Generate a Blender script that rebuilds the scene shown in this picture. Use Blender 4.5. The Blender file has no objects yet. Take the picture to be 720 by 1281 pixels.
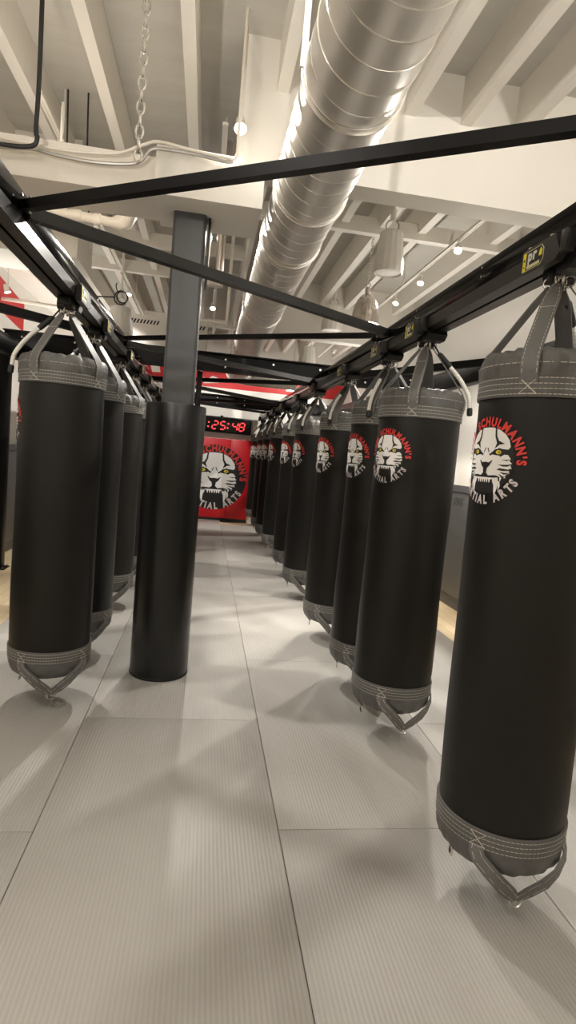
import bpy, bmesh, math, random
from mathutils import Vector, Matrix
from mathutils.geometry import tessellate_polygon
random.seed(7)
PI = math.pi
scene = bpy.context.scene
col = scene.collection

# ------------------------------------------------------------------ materials
def new_mat(name, color, rough=0.6, metal=0.0, spec=0.5, emit=None, estr=0.0, coat=0.0):
    m = bpy.data.materials.new(name); m.use_nodes = True
    b = m.node_tree.nodes['Principled BSDF']
    b.inputs['Base Color'].default_value = (*color, 1)
    b.inputs['Roughness'].default_value = rough
    b.inputs['Metallic'].default_value = metal
    b.inputs['Specular IOR Level'].default_value = spec
    b.inputs['Coat Weight'].default_value = coat
    if emit:
        b.inputs['Emission Color'].default_value = (*emit, 1)
        b.inputs['Emission Strength'].default_value = estr
    return m

def vary(m, scale=(4, 4, 4), amount=0.15, bump=0.0, bscale=40.0, detail=4.0, rough_var=0.0, bdist=0.01):
    """noise-driven colour variation and bump in object space"""
    nt = m.node_tree; N, L = nt.nodes, nt.links
    b = N['Principled BSDF']
    tc = N.new('ShaderNodeTexCoord'); mp = N.new('ShaderNodeMapping')
    mp.inputs['Scale'].default_value = scale
    L.new(tc.outputs['Object'], mp.inputs['Vector'])
    nz = N.new('ShaderNodeTexNoise'); nz.inputs['Scale'].default_value = 1.0; nz.inputs['Detail'].default_value = detail
    L.new(mp.outputs['Vector'], nz.inputs['Vector'])
    c = b.inputs['Base Color'].default_value[:3]
    mx = N.new('ShaderNodeMix'); mx.data_type = 'RGBA'
    mx.inputs['A'].default_value = (*[max(0, v*(1-amount)) for v in c], 1)
    mx.inputs['B'].default_value = (*[min(1, v*(1+amount)) for v in c], 1)
    L.new(nz.outputs['Fac'], mx.inputs['Factor']); L.new(mx.outputs['Result'], b.inputs['Base Color'])
    if rough_var:
        r = b.inputs['Roughness'].default_value
        mr = N.new('ShaderNodeMapRange'); mr.inputs['To Min'].default_value = r-rough_var; mr.inputs['To Max'].default_value = r+rough_var
        L.new(nz.outputs['Fac'], mr.inputs['Value']); L.new(mr.outputs['Result'], b.inputs['Roughness'])
    if bump:
        n2 = N.new('ShaderNodeTexNoise'); n2.inputs['Scale'].default_value = bscale; n2.inputs['Detail'].default_value = 3
        L.new(tc.outputs['Object'], n2.inputs['Vector'])
        bp = N.new('ShaderNodeBump'); bp.inputs['Strength'].default_value = bump; bp.inputs['Distance'].default_value = bdist
        L.new(n2.outputs['Fac'], bp.inputs['Height']); L.new(bp.outputs['Normal'], b.inputs['Normal'])
    return m

M = {}
M['vinyl'] = vary(new_mat('black_vinyl', (0.0080, 0.0072, 0.0060), 0.45, 0, 0.34), (6, 6, 2), 0.25, 0.25, 260, rough_var=0.05, bdist=0.002)
M['nylon'] = vary(new_mat('grey_nylon', (0.112, 0.109, 0.104), 0.48, 0, 0.5), (30, 30, 60), 0.18, 0.5, 420, bdist=0.002)
M['webbing'] = vary(new_mat('grey_webbing', (0.145, 0.141, 0.135), 0.46, 0, 0.5), (120, 120, 120), 0.2, 0.5, 700, bdist=0.001)
M['thread'] = new_mat('pale_thread', (0.62, 0.58, 0.50), 0.7)
M['steel'] = new_mat('bright_steel', (0.72, 0.70, 0.66), 0.22, 1.0)
M['black_steel'] = vary(new_mat('black_steel', (0.005, 0.0045, 0.0045), 0.36, 0, 0.14), (3, 3, 3), 0.3, rough_var=0.04)
M['beam_black'] = new_mat('beam_gloss_black', (0.003, 0.0028, 0.0028), 0.10, 0, 0.16)
M['track_steel'] = vary(new_mat('track_steel', (0.026, 0.024, 0.021), 0.34, 0.2, 0.35), (5, 5, 5), 0.25, rough_var=0.06)
M['brace_steel'] = vary(new_mat('brace_steel', (0.028, 0.028, 0.028), 0.36, 0.1, 0.35), (5, 5, 5), 0.2, rough_var=0.05)
M['plastic'] = new_mat('black_plastic', (0.012, 0.012, 0.012), 0.4)
M['column'] = vary(new_mat('column_paint', (0.062, 0.062, 0.065), 0.42), (3, 3, 3), 0.1, 0.06, 90, bdist=0.003)
M['pad_black'] = vary(new_mat('pad_black', (0.009, 0.009, 0.009), 0.33, 0, 0.5), (5, 5, 2), 0.25, 0.12, 30, rough_var=0.05, bdist=0.006)
M['white_paint'] = vary(new_mat('white_paint', (0.80, 0.765, 0.70), 0.6), (2, 2, 2), 0.04, 0.08, 30, bdist=0.004)
M['wall_paint'] = vary(new_mat('wall_paint', (0.83, 0.80, 0.745), 0.65), (1, 1, 1), 0.03, 0.03, 60, bdist=0.002)
M['deck'] = vary(new_mat('ceiling_deck', (0.52, 0.50, 0.455), 0.75), (1.0, 9, 1), 0.12, 0.35, 12, bdist=0.01)
M['beam_plaster'] = vary(new_mat('beam_plaster', (0.80, 0.745, 0.67), 0.75), (1.2, 6, 9), 0.07, 0.5, 14, bdist=0.01)
M['galv'] = vary(new_mat('galvanised_steel', (0.84, 0.81, 0.76), 0.40, 0.75), (3, 1.2, 3), 0.13, 0.04, 25, rough_var=0.09, bdist=0.003)
M['galv_edge'] = new_mat('galvanised_seam', (0.80, 0.77, 0.72), 0.3, 0.85)
M['chrome'] = new_mat('polished_metal', (0.74, 0.67, 0.62), 0.16, 1.0)
M['pvc'] = new_mat('cream_pipe', (0.80, 0.74, 0.65), 0.4)
M['conduit'] = new_mat('grey_conduit', (0.42, 0.40, 0.37), 0.4, 0.5)
M['glass_white'] = new_mat('ribbed_white_shade', (0.82, 0.79, 0.73), 0.3, 0, 0.5)
M['red_pad'] = vary(new_mat('red_vinyl', (0.62, 0.008, 0.018), 0.42), (2, 2, 2), 0.08, 0.1, 20, bdist=0.004)
M['red_paint'] = new_mat('red_paint', (0.60, 0.02, 0.022), 0.5)
M['grey_pad'] = vary(new_mat('charcoal_pad', (0.085, 0.085, 0.082), 0.5), (2, 2, 14), 0.35, 0.15, 40, bdist=0.004)
M['pad_letter'] = new_mat('pad_letter', (0.05, 0.05, 0.05), 0.5)
M['pad_cap'] = new_mat('pad_cap', (0.09, 0.09, 0.095), 0.45)
M['orange'] = new_mat('orange_pad', (0.55, 0.13, 0.03), 0.5)
M['rubber'] = new_mat('black_rubber', (0.012, 0.012, 0.012), 0.6)
M['sleeve'] = new_mat('white_sleeve', (0.88, 0.86, 0.80), 0.45)
M['e_black'] = new_mat('print_black', (0.010, 0.009, 0.009), 0.5)
M['e_white'] = new_mat('print_white', (0.88, 0.86, 0.83), 0.5)
M['e_red'] = new_mat('print_red', (0.66, 0.045, 0.035), 0.5)
M['e_grey'] = new_mat('print_silver', (0.62, 0.57, 0.57), 0.5)
M['e_yellow'] = new_mat('print_yellow', (0.78, 0.62, 0.05), 0.5)
M['label_yellow'] = new_mat('label_yellow', (0.95, 0.84, 0.02), 0.35)
M['label_cream'] = new_mat('label_cream', (0.80, 0.76, 0.45), 0.35)
M['label_white'] = new_mat('label_white', (0.85, 0.85, 0.82), 0.35)
M['lens'] = new_mat('lamp_lens', (1, 0.95, 0.85), 0.3, emit=(1.0, 0.93, 0.82), estr=9.0)
M['led'] = new_mat('red_led', (0.4, 0.01, 0.01), 0.4, emit=(1.0, 0.05, 0.05), estr=1.6)
M['screen'] = new_mat('clock_face', (0.006, 0.005, 0.005), 0.2)

def mat_nodes():
    # floor mats: fine ribs running away from the camera, soft scuffs
    m = new_mat('ribbed_mat', (0.36, 0.345, 0.325), 0.5, 0, 0.4)
    nt = m.node_tree; N, L = nt.nodes, nt.links; b = N['Principled BSDF']
    tc = N.new('ShaderNodeTexCoord')
    wv = N.new('ShaderNodeTexWave'); wv.wave_type = 'BANDS'; wv.bands_direction = 'X'; wv.inputs['Scale'].default_value = 21.0
    wv.inputs['Distortion'].default_value = 0.0
    L.new(tc.outputs['Object'], wv.inputs['Vector'])
    nz = N.new('ShaderNodeTexNoise'); nz.inputs['Scale'].default_value = 2.2; nz.inputs['Detail'].default_value = 5
    L.new(tc.outputs['Object'], nz.inputs['Vector'])
    n3 = N.new('ShaderNodeTexNoise'); n3.inputs['Scale'].default_value = 160; n3.inputs['Detail'].default_value = 2
    L.new(tc.outputs['Object'], n3.inputs['Vector'])
    oi = N.new('ShaderNodeObjectInfo')
    mx = N.new('ShaderNodeMix'); mx.data_type = 'RGBA'
    mx.inputs['A'].default_value = (0.405, 0.385, 0.355, 1); mx.inputs['B'].default_value = (0.465, 0.445, 0.412, 1)
    L.new(nz.outputs['Fac'], mx.inputs['Factor'])
    m2 = N.new('ShaderNodeMix'); m2.data_type = 'RGBA'; m2.blend_type = 'MULTIPLY'
    rg = N.new('ShaderNodeMapRange'); rg.inputs['To Min'].default_value = 0.93; rg.inputs['To Max'].default_value = 1.03
    L.new(wv.outputs['Fac'], rg.inputs['Value'])
    m2.inputs['Factor'].default_value = 1.0
    L.new(mx.outputs['Result'], m2.inputs['A']); L.new(rg.outputs['Result'], m2.inputs['B'])
    m3 = N.new('ShaderNodeMix'); m3.data_type = 'RGBA'; m3.blend_type = 'MULTIPLY'; m3.inputs['Factor'].default_value = 1.0
    r3 = N.new('ShaderNodeMapRange'); r3.inputs['To Min'].default_value = 0.965; r3.inputs['To Max'].default_value = 1.03
    L.new(oi.outputs['Random'], r3.inputs['Value'])
    L.new(m2.outputs['Result'], m3.inputs['A']); L.new(r3.outputs['Result'], m3.inputs['B'])
    L.new(m3.outputs['Result'], b.inputs['Base Color'])
    ad = N.new('ShaderNodeMath'); ad.operation = 'MULTIPLY_ADD'; ad.inputs[1].default_value = 0.35
    L.new(n3.outputs['Fac'], ad.inputs[0]); L.new(wv.outputs['Fac'], ad.inputs[2])
    bp = N.new('ShaderNodeBump'); bp.inputs['Strength'].default_value = 0.35; bp.inputs['Distance'].default_value = 0.002
    L.new(ad.outputs['Value'], bp.inputs['Height']); L.new(bp.outputs['Normal'], b.inputs['Normal'])
    M['mat'] = m
    # pale wood boards under and beside the mats
    m = new_mat('pale_wood_floor', (0.72, 0.58, 0.38), 0.35)
    nt = m.node_tree; N, L = nt.nodes, nt.links; b = N['Principled BSDF']
    tc = N.new('ShaderNodeTexCoord')
    br = N.new('ShaderNodeTexBrick'); br.inputs['Scale'].default_value = 1.0
    br.inputs['Brick Width'].default_value = 1.4; br.inputs['Row Height'].default_value = 0.12
    br.inputs['Mortar Size'].default_value = 0.002
    br.inputs['Color1'].default_value = (0.74, 0.60, 0.40, 1); br.inputs['Color2'].default_value = (0.66, 0.51, 0.32, 1)
    br.inputs['Mortar'].default_value = (0.35, 0.25, 0.15, 1)
    mp = N.new('ShaderNodeMapping'); mp.inputs['Rotation'].default_value = (0, 0, PI/2)
    L.new(tc.outputs['Object'], mp.inputs['Vector']); L.new(mp.outputs['Vector'], br.inputs['Vector'])
    L.new(br.outputs['Color'], b.inputs['Base Color'])
    M['wood'] = m
mat_nodes()

# ------------------------------------------------------------------ mesh builder
GS = 1.0        # unit of the drawing being built: bags and rails are drawn at U metres per unit, standing ZF units below their zero
U, ZF = 1.1932, 0.2401
def G(x, y, z): return (x*U, y*U, (z-ZF)*U)
class MB:
    def __init__(s): s.v = []; s.f = []; s.mi = []; s.mats = []; s.cur = 0
    def mat(s, m):
        if m not in s.mats: s.mats.append(m)
        s.cur = s.mats.index(m); return s
    def add(s, vs, fs):
        o = len(s.v); s.v.extend([tuple(v) for v in vs])
        for f in fs: s.f.append([i+o for i in f]); s.mi.append(s.cur)
        return s
    def box(s, x0, x1, y0, y1, z0, z1, bev=0.0):
        if bev:
            bm = bmesh.new(); bmesh.ops.create_cube(bm, size=1)
            for v in bm.verts: v.co = Vector(((x0+x1)/2+v.co.x*(x1-x0), (y0+y1)/2+v.co.y*(y1-y0), (z0+z1)/2+v.co.z*(z1-z0)))
            bmesh.ops.bevel(bm, geom=bm.edges[:], offset=bev, segments=2, affect='EDGES', profile=0.5)
            bm.verts.index_update()
            s.add([v.co for v in bm.verts], [[v.index for v in f.verts] for f in bm.faces]); bm.free(); return s
        return s.add([(x0,y0,z0),(x1,y0,z0),(x1,y1,z0),(x0,y1,z0),(x0,y0,z1),(x1,y0,z1),(x1,y1,z1),(x0,y1,z1)],
                     [(0,3,2,1),(4,5,6,7),(0,1,5,4),(1,2,6,5),(2,3,7,6),(3,0,4,7)])
    def beam(s, a, b, w, h, up=Vector((0,0,1))):
        """rectangular bar from a to b, w across and h along up"""
        a = Vector(a); b = Vector(b); d = (b-a).normalized(); r = d.cross(up).normalized(); u = r.cross(d)
        vs = [p + r*sx*w/2 + u*sz*h/2 for p in (a, b) for sx, sz in ((-1,-1),(1,-1),(1,1),(-1,1))]
        return s.add(vs, [(0,1,2,3),(7,6,5,4),(0,4,5,1),(1,5,6,2),(2,6,7,3),(3,7,4,0)])
    def tube(s, pts, r, n=10, cap=True, closed=False):
        pts = [Vector(p) for p in pts]; k = len(pts)
        rs = r if isinstance(r, (list, tuple)) else [r]*k
        rings = []; prev = None
        for i, p in enumerate(pts):
            if closed: d = (pts[(i+1) % k]-pts[i-1]).normalized()
            else: d = (pts[min(i+1, k-1)]-pts[max(i-1, 0)]).normalized()
            if prev is None:
                up = Vector((0,0,1)) if abs(d.z) < 0.9 else Vector((1,0,0))
                x = d.cross(up).normalized()
            else:
                x = (prev - d*prev.dot(d)).normalized()
            prev = x; y = d.cross(x)
            rings.append([p + (x*math.cos(2*PI*j/n)+y*math.sin(2*PI*j/n))*rs[i] for j in range(n)])
        vs = [v for g in rings for v in g]; fs = []
        m = k if closed else k-1
        for i in range(m):
            a = i*n; b = ((i+1) % k)*n
            for j in range(n): fs.append((a+j, b+j, b+(j+1) % n, a+(j+1) % n))
        if cap and not closed:
            fs.append(tuple(range(n))); fs.append(tuple(reversed(range((k-1)*n, k*n))))
        return s.add(vs, fs)
    def cyl(s, a, b, r, n=16): return s.tube([a, b], r, n)
    def lathe(s, prof, n=32, cx=0, cy=0, close=False):
        vs = []; fs = []
        for (r, z) in prof:
            for j in range(n): vs.append((cx+r*math.cos(2*PI*j/n), cy+r*math.sin(2*PI*j/n), z))
        for i in range(len(prof)-1):
            for j in range(n): fs.append((i*n+j, i*n+(j+1) % n, (i+1)*n+(j+1) % n, (i+1)*n+j))
        if close:
            fs.append(tuple(reversed(range(n)))); fs.append(tuple(range((len(prof)-1)*n, len(prof)*n)))
        return s.add(vs, fs)
    def ring(s, c, R, r, axis, n=20, k=8, sx=1.0, up=None):
        axis = Vector(axis).normalized()
        u = Vector(up) if up is not None else (Vector((0,0,1)) if abs(axis.z) < 0.9 else Vector((1,0,0)))
        x = axis.cross(u).normalized(); y = x.cross(axis)
        c = Vector(c)
        return s.tube([c + x*R*sx*math.cos(2*PI*i/n) + y*R*math.sin(2*PI*i/n) for i in range(n)], r, k, closed=True)
    def ribbon(s, pts, nrm, w, t=0.003):
        """flat strap along pts; nrm = outward normals; w may vary"""
        pts = [Vector(p) for p in pts]; k = len(pts); ws = w if isinstance(w, (list, tuple)) else [w]*k
        vs = []
        for i, p in enumerate(pts):
            d = (pts[min(i+1, k-1)]-pts[max(i-1, 0)]).normalized()
            n = Vector(nrm[i]); n = (n-d*n.dot(d)).normalized(); x = d.cross(n)
            vs += [p-x*ws[i]/2-n*t/2, p+x*ws[i]/2-n*t/2, p+x*ws[i]/2+n*t/2, p-x*ws[i]/2+n*t/2]
        fs = [(0,1,2,3), tuple(4*(k-1)+j for j in (3,2,1,0))]
        for i in range(k-1):
            a, b = 4*i, 4*i+4
            for j in range(4): fs.append((a+j, b+j, b+(j+1) % 4, a+(j+1) % 4))
        return s.add(vs, fs)
    def prism(s, poly, axis, a0, a1):
        """extrude a 2-D polygon; axis 'x' -> poly in (y,z), 'y' -> (x,z), 'z' -> (x,y)"""
        n = len(poly)
        def P(p, a): return (a, p[0], p[1]) if axis == 'x' else ((p[0], a, p[1]) if axis == 'y' else (p[0], p[1], a))
        vs = [P(p, a0) for p in poly]+[P(p, a1) for p in poly]
        tri = tessellate_polygon([[Vector((p[0], p[1], 0)) for p in poly]])
        fs = [(i, (i+1) % n, (i+1) % n+n, i+n) for i in range(n)]
        fs += [tuple(t) for t in tri] + [tuple(i+n for i in reversed(t)) for t in tri]
        return s.add(vs, fs)
    def mesh(s, name, smooth=35):
        me = bpy.data.meshes.new(name); me.from_pydata([(v[0]*GS, v[1]*GS, v[2]*GS) for v in s.v], [], s.f)
        for m in s.mats: me.materials.append(m)
        me.polygons.foreach_set('material_index', s.mi)
        bm = bmesh.new(); bm.from_mesh(me); bmesh.ops.recalc_face_normals(bm, faces=bm.faces); bm.to_mesh(me); bm.free()
        if smooth:
            me.polygons.foreach_set('use_smooth', [True]*len(me.polygons))
            me.set_sharp_from_angle(angle=math.radians(smooth))
        me.update(); return me
    def build(s, name, parent=None, loc=(0,0,0), smooth=35):
        return link(name, s.mesh(name, smooth), parent, loc)

def link(name, me, parent=None, loc=(0,0,0)):
    o = bpy.data.objects.new(name, me); col.objects.link(o); o.location = loc
    if parent: o.parent = parent
    return o
def mb(m): return MB().mat(M[m])
def tag(o, label, cat, group=None, kind='thing'):
    o['label'] = label; o['category'] = cat; o['kind'] = kind
    if group: o['group'] = group
    return o
def thing(name, label, cat, loc=(0,0,0), rz=0, group=None):
    o = bpy.data.objects.new(name, None); col.objects.link(o); o.empty_display_size = 0.1
    o.location = loc; o.rotation_euler = (0, 0, rz)
    return tag(o, label, cat, group)
def struct(name, b, label=None):
    o = b.build(name); o['kind'] = 'structure'
    if label: o['label'] = label
    return o
def copy_tree(root):
    r = root.copy(); col.objects.link(r)
    for ch in root.children:
        c = ch.copy(); col.objects.link(c); c.parent = r
        for g in ch.children:
            d = g.copy(); col.objects.link(d); d.parent = c
    return r
ORD = ['first','second','third','fourth','fifth','sixth','seventh','eighth','ninth','tenth','eleventh','twelfth']

# ------------------------------------------------------------------ room shell
XL, XR, YF, YB, ZC = -2.44, 2.85, 12.45, -4.2, 3.95
FZ = -0.03
struct('floor', mb('wood').box(XL-.1, XR+.1, YB-.1, YF+.1, FZ-.1, FZ), 'pale wood floor beside the mats')
struct('ceiling', mb('deck').box(XL-.1, XR+.1, YB-.1, YF+.1, ZC, ZC+.1), 'pale board ceiling deck above the joists')
struct('wall_left', mb('wall_paint').box(XL-.1, XL, YB-.1, YF+.1, FZ, ZC))
struct('wall_right', mb('wall_paint').box(XR, XR+.1, YB-.1, YF+.1, FZ, ZC))
struct('wall_far', mb('wall_paint').box(XL, XR, YF, YF+.1, FZ, ZC))
struct('wall_near', mb('wall_paint').box(XL, XR, YB-.1, YB, FZ, ZC))
struct('baseboard_left', mb('pad_cap').box(XL, XL+.02, YB, YF, FZ, .11))
struct('baseboard_right', mb('pad_cap').box(XR-.02, XR, YB, YF, FZ, .11))

# joists along the room and cross members
tn = 0
JX = [-2.35, -1.77, -1.30, -0.80, -0.25, 0.30, 0.72, 1.10, 1.47, 1.84, 2.55]
def trim(b, label=None):
    global tn; tn += 1
    return struct('trim_%d' % tn, b, label)
jx = JX
for x in jx: trim(mb('white_paint').box(x-.036, x+.036, YB, YF, 3.66, ZC), 'white ceiling joist running the length of the room')
for y, xa, xb in ((5.45,.30,XR), (6.65,XL,.30), (7.70,XL,.30), (10.4,XL,XR)): trim(mb('white_paint').box(xa, xb, y-.04, y+.04, 3.60, 3.74), 'white cross member under the joists')
# white header across the room in front of the open joists
trim(mb('white_paint').box(.05, XR, 3.70, 3.90, 3.20, ZC), 'tall white drop header across the right of the room')
trim(mb('white_paint').box(.70, XR, 8.35, 8.55, 3.19, ZC), 'second white drop header farther down the room')
trim(mb('white_paint').box(-2.05, -1.20, 5.3, 5.9, 3.00, ZC), 'white boxed bulkhead beyond the plaster beam')
# plaster beam on the left and the boxed bearing over the column
trim(mb('beam_plaster').box(XL, -.385, 3.53, 3.90, 2.89, 3.10), 'rough plaster beam on the left')
trim(mb('white_paint').box(-.392, .216, 3.465, 3.95, 2.88, 3.14), 'boxed white beam above the column')
# painted red band high on the far wall, with white shapes in it
b = mb('red_paint').box(XL+.01, XR-.01, YF-.006, YF, 2.80, 3.12)
b.mat(M['wall_paint']).prism([(-.15,2.86),(.16,2.90),(.20,2.98),(.02,3.03),(-.06,2.97),(-.18,2.98)], 'y', YF-.009, YF-.005)
b.mat(M['wall_paint']).prism([(-1.22,2.98),(-1.05,2.99),(-1.08,3.13),(-1.26,3.13)], 'y', YF-.009, YF-.005)
trim(b, 'red painted band high on the far wall')
b = mb('red_paint').prism([(7.0,3.24),(8.04,3.12),(8.04,2.78),(7.0,2.88)], 'x', XL, XL+.006)
trim(b, 'red painted shape high on the left wall')
# grey soffit running along the left wall
trim(mb('white_paint').box(XL, XL+.30, 4.0, YF, 3.33, 3.66), 'white boxed soffit along the left wall')

# wall pads with a dark cap
def wall_pad(side, y0, y1, label):
    xw = XL+.0215 if side < 0 else XR-.0215
    t = thing('wall_pad', label, 'wall pad', (xw, y0, 0), 0, 'charcoal wall pads')
    s = -side
    def X(a, c): return (min(s*a, s*c), max(s*a, s*c))
    x0, x1 = X(0.0, .05); mb('grey_pad').box(x0, x1, .004, y1-y0-.004, .12, 1.26, .008).build('pad', t)
    x0, x1 = X(0.0, .06); mb('pad_cap').box(x0, x1, 0, y1-y0, 1.262, 1.335).build('cap', t)
    return t
ys = [1.6, 3.2, 4.8, 6.4, 8.0, 9.6, 11.2, 12.4]
for i in range(len(ys)-1):
    wall_pad(-1, ys[i], ys[i+1], 'charcoal wall pad along the left wall, %s from the camera end' % ORD[i])
    t = wall_pad(1, ys[i], ys[i+1], 'charcoal wall pad along the right wall, %s from the camera end' % ORD[i])
    if i == 2: lettered_pad = t

# floor mats
cols_x = [(-1.475,-.5375,'left column'), (-.5375,.395,'aisle column'), (.395,1.33,'column under the right-hand bags'), (1.33,2.265,'column nearest the right wall')]
rows = [[-1.64,.25,2.14,4.03,5.92,7.81,9.70,11.59,12.38], [-.69,1.20,3.085,4.965,6.85,8.73,10.6,12.38],
        [-1.64,.25,2.14,4.04,5.93,7.82,9.71,11.70], [-.69,1.20,3.085,4.965,6.85,8.73,10.2,11.70]]
for (x0, x1, nm), r in zip(cols_x, rows):
    for i in range(len(r)-1):
        g = .0014
        o = mb('mat').box(x0+g-(x0+x1)/2, x1-g-(x0+x1)/2, g, r[i+1]-r[i]-g, FZ+.0005, 0, .0018).build('floor_mat', None, ((x0+x1)/2, r[i], 0))
        tag(o, 'grey ribbed floor mat, %s from the camera in the %s' % (ORD[i], nm), 'floor mat', 'grey ribbed floor mats')

# ------------------------------------------------------------------ lettering and emblem (flat 2-D pieces)
def char_mesh(ch, bold=0.05):
    cu = bpy.data.curves.new('glyph', 'FONT'); cu.body = ch; cu.size = 1.0; cu.offset = bold; cu.resolution_u = 3
    o = bpy.data.objects.new('glyph', cu); col.objects.link(o)
    dg = bpy.context.evaluated_depsgraph_get(); dg.update()
    me = o.evaluated_get(dg).to_mesh()
    vs = [(v.co.x, v.co.y) for v in me.vertices]; fs = [tuple(p.vertices) for p in me.polygons]
    o.evaluated_get(dg).to_mesh_clear()
    bpy.data.objects.remove(o); bpy.data.curves.remove(cu)
    return vs, fs
GL = {}
def glyph(ch):
    if ch not in GL: GL[ch] = char_mesh(ch)
    return GL[ch]
# a flat sheet is a list of (verts2d, faces, material key, layer)
def poly_piece(pts, m, layer):
    t = tessellate_polygon([[Vector((p[0], p[1], 0)) for p in pts]])
    return (list(pts), [tuple(x) for x in t], m, layer)
def disc_piece(cx, cy, r, m, layer, n=40, rx=None):
    return poly_piece([(cx+(rx or r)*math.cos(2*PI*i/n), cy+r*math.sin(2*PI*i/n)) for i in range(n)], m, layer)
def mirror(pts): return [(-x, y) for x, y in reversed(pts)]
def text_line(txt, x0, y0, h, m, layer, squash=0.85, gap=0.08):
    out = []; x = x0
    for ch in txt:
        if ch == ' ': x += h*.4; continue
        vs, fs = glyph(ch); a = min(v[0] for v in vs); w = max(v[0] for v in vs)-a
        s = h/0.73
        out.append(([(x+(v[0]-a)*s*squash, y0+v[1]*s) for v in vs], fs, m, layer))
        x += w*s*squash+gap*h
    return out, x
def arc_text(txt, a0, a1, r_in, h, m, layer, outward=True, squash=0.8):
    """letters along an arc from angle a0 to a1 (degrees), feet on r_in when outward, heads on r_in otherwise"""
    ws = []
    s = h/0.73
    for ch in txt:
        if ch == ' ': ws.append(.30*s); continue
        vs, _ = glyph(ch); ws.append((max(v[0] for v in vs)-min(v[0] for v in vs))*s*squash)
    gap = .13*s
    total = sum(ws)+gap*(len(txt)-1); span = math.radians(a1-a0); rm = r_in+h*.5
    k = abs(span)*rm/total
    out = []; pos = 0
    for ch, w in zip(txt, ws):
        if ch != ' ':
            vs, fs = glyph(ch); a = min(v[0] for v in vs)
            c = (pos+w/2)*k/rm; ang = math.radians(a0)+math.copysign(c, span)
            q = []
            for vx, vy in vs:
                lx = ((vx-a)*s*squash - w/2)*k; ly = vy*s
                if outward:
                    R = r_in+ly; tx, ty = math.sin(ang), -math.cos(ang)
                    q.append((R*math.cos(ang)+lx*tx, R*math.sin(ang)+lx*ty))
                else:
                    R = r_in+h-ly; tx, ty = -math.sin(ang), math.cos(ang)
                    q.append((R*math.cos(ang)+lx*tx, R*math.sin(ang)+lx*ty))
            out.append((q, fs, m, layer))
        pos += w+gap
    return out

def emblem_pieces(disc=False):
    P = []
    if disc:
        P.append(disc_piece(0, 0, 1.0, 'e_black', 0, 72))
    else:
        # black keyline round the head
        P.append(disc_piece(0, .02, .78, 'e_black', 0, 48, rx=.73))
    half = [(0,.76),(.16,.755),(.34,.70),(.49,.60),(.59,.47),(.625,.33),(.58,.265),(.46,.275),(.34,.30),(.30,.24),(.40,.10),(.50,.155),(.585,.15),
            (.66,.06),(.63,.02),(.70,-.04),(.66,-.08),(.70,-.15),(.64,-.19),(.66,-.26),(.58,-.28),(.57,-.37),(.49,-.36),(.455,-.45),(.40,-.33),(.30,-.315),(.12,-.33),(0,-.31)]
    P.append(poly_piece(half+mirror(half)[1:-1], 'e_white', 1))
    for S in (lambda p: p, mirror):
        for pts in (
            [(.205,.775),(.245,.775),(.275,.56),(.335,.46),(.49,.395),(.36,.375),(.235,.275),(.285,.41),(.225,.55)],   # brow stripe
            [(.06,.19),(.10,.155),(.17,.20),(.25,.265),(.36,.285),(.48,.275),(.64,.27),(.60,.20),(.50,.155),(.42,.125),(.30,.135),(.18,.15),(.13,.115)],  # eye socket
            [(.70,.075),(.60,.045),(.43,.035),(.58,.015)],
            [(.73,-.03),(.60,-.065),(.36,-.075),(.50,-.11),(.60,-.105)],
            [(.72,-.13),(.62,-.17),(.42,-.15),(.34,-.19),(.50,-.21),(.64,-.20)],
            [(.68,-.24),(.56,-.25),(.42,-.235),(.54,-.29)],
            [(.58,-.33),(.52,-.33),(.40,-.27),(.50,-.38)],
            [(.02,.30),(.05,.30),(.095,.20),(.075,.19)],
            [(.185,.02),(.21,.01),(.12,-.06),(.10,-.05)],
        ):
            P.append(poly_piece(S(pts), 'e_black', 2))
        ex = .365
        c = disc_piece(ex-.01, .205, .046, 'e_yellow', 3, 16, rx=.072)
        d = disc_piece(ex+.01, .205, .022, 'e_black', 4, 12, rx=.02)
        for q in (c, d):
            P.append((q[0], q[1], q[2], q[3]) if S is not mirror else ([(-x, y) for x, y in q[0]], [tuple(reversed(f)) for f in q[1]], q[2], q[3]))
    P.append(poly_piece([(-.20,.0),(-.10,-.035),(0,-.02),(.10,-.035),(.20,.0),(.13,-.11),(.065,-.16),(.05,-.27),(.12,-.33),(-.12,-.33),(-.05,-.27),(-.065,-.16),(-.13,-.11)], 'e_black', 2))
    # open mouth: black, upper lip line, teeth and fangs
    P.append(poly_piece([(-.44,-.345),(-.20,-.325),(0,-.335),(.20,-.325),(.44,-.345),(.44,-.56),(.38,-.70),(.25,-.72),(-.25,-.72),(-.38,-.70),(-.44,-.56)], 'e_black', 2))
    P.append(poly_piece([(-.40,-.375),(.40,-.375),(.38,-.41),(-.38,-.41)], 'e_white', 3))
    for i in range(6):
        x = -.175+i*.07
        P.append(poly_piece([(x-.03,-.405),(x+.03,-.405),(x+.012,-.49),(x-.008,-.49)], 'e_white', 3))
    for S in (lambda p: p, mirror):
        P.append(poly_piece(S([(.255,-.38),(.40,-.36),(.425,-.48),(.405,-.60),(.375,-.70),(.335,-.755),(.32,-.66),(.31,-.54),(.265,-.46)]), 'e_white', 3))
        P.append(poly_piece(S([(.42,-.44),(.455,-.45),(.475,-.55),(.43,-.66)]), 'e_white', 3))
    P += arc_text("TIGER SCHULMANN'S", 182, -4, .80, .20, 'e_red', 2, True, .78)
    P += arc_text("MARTIAL ARTS", 207, 333, .785, .20, 'e_grey', 2, False, .8)
    return P

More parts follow.
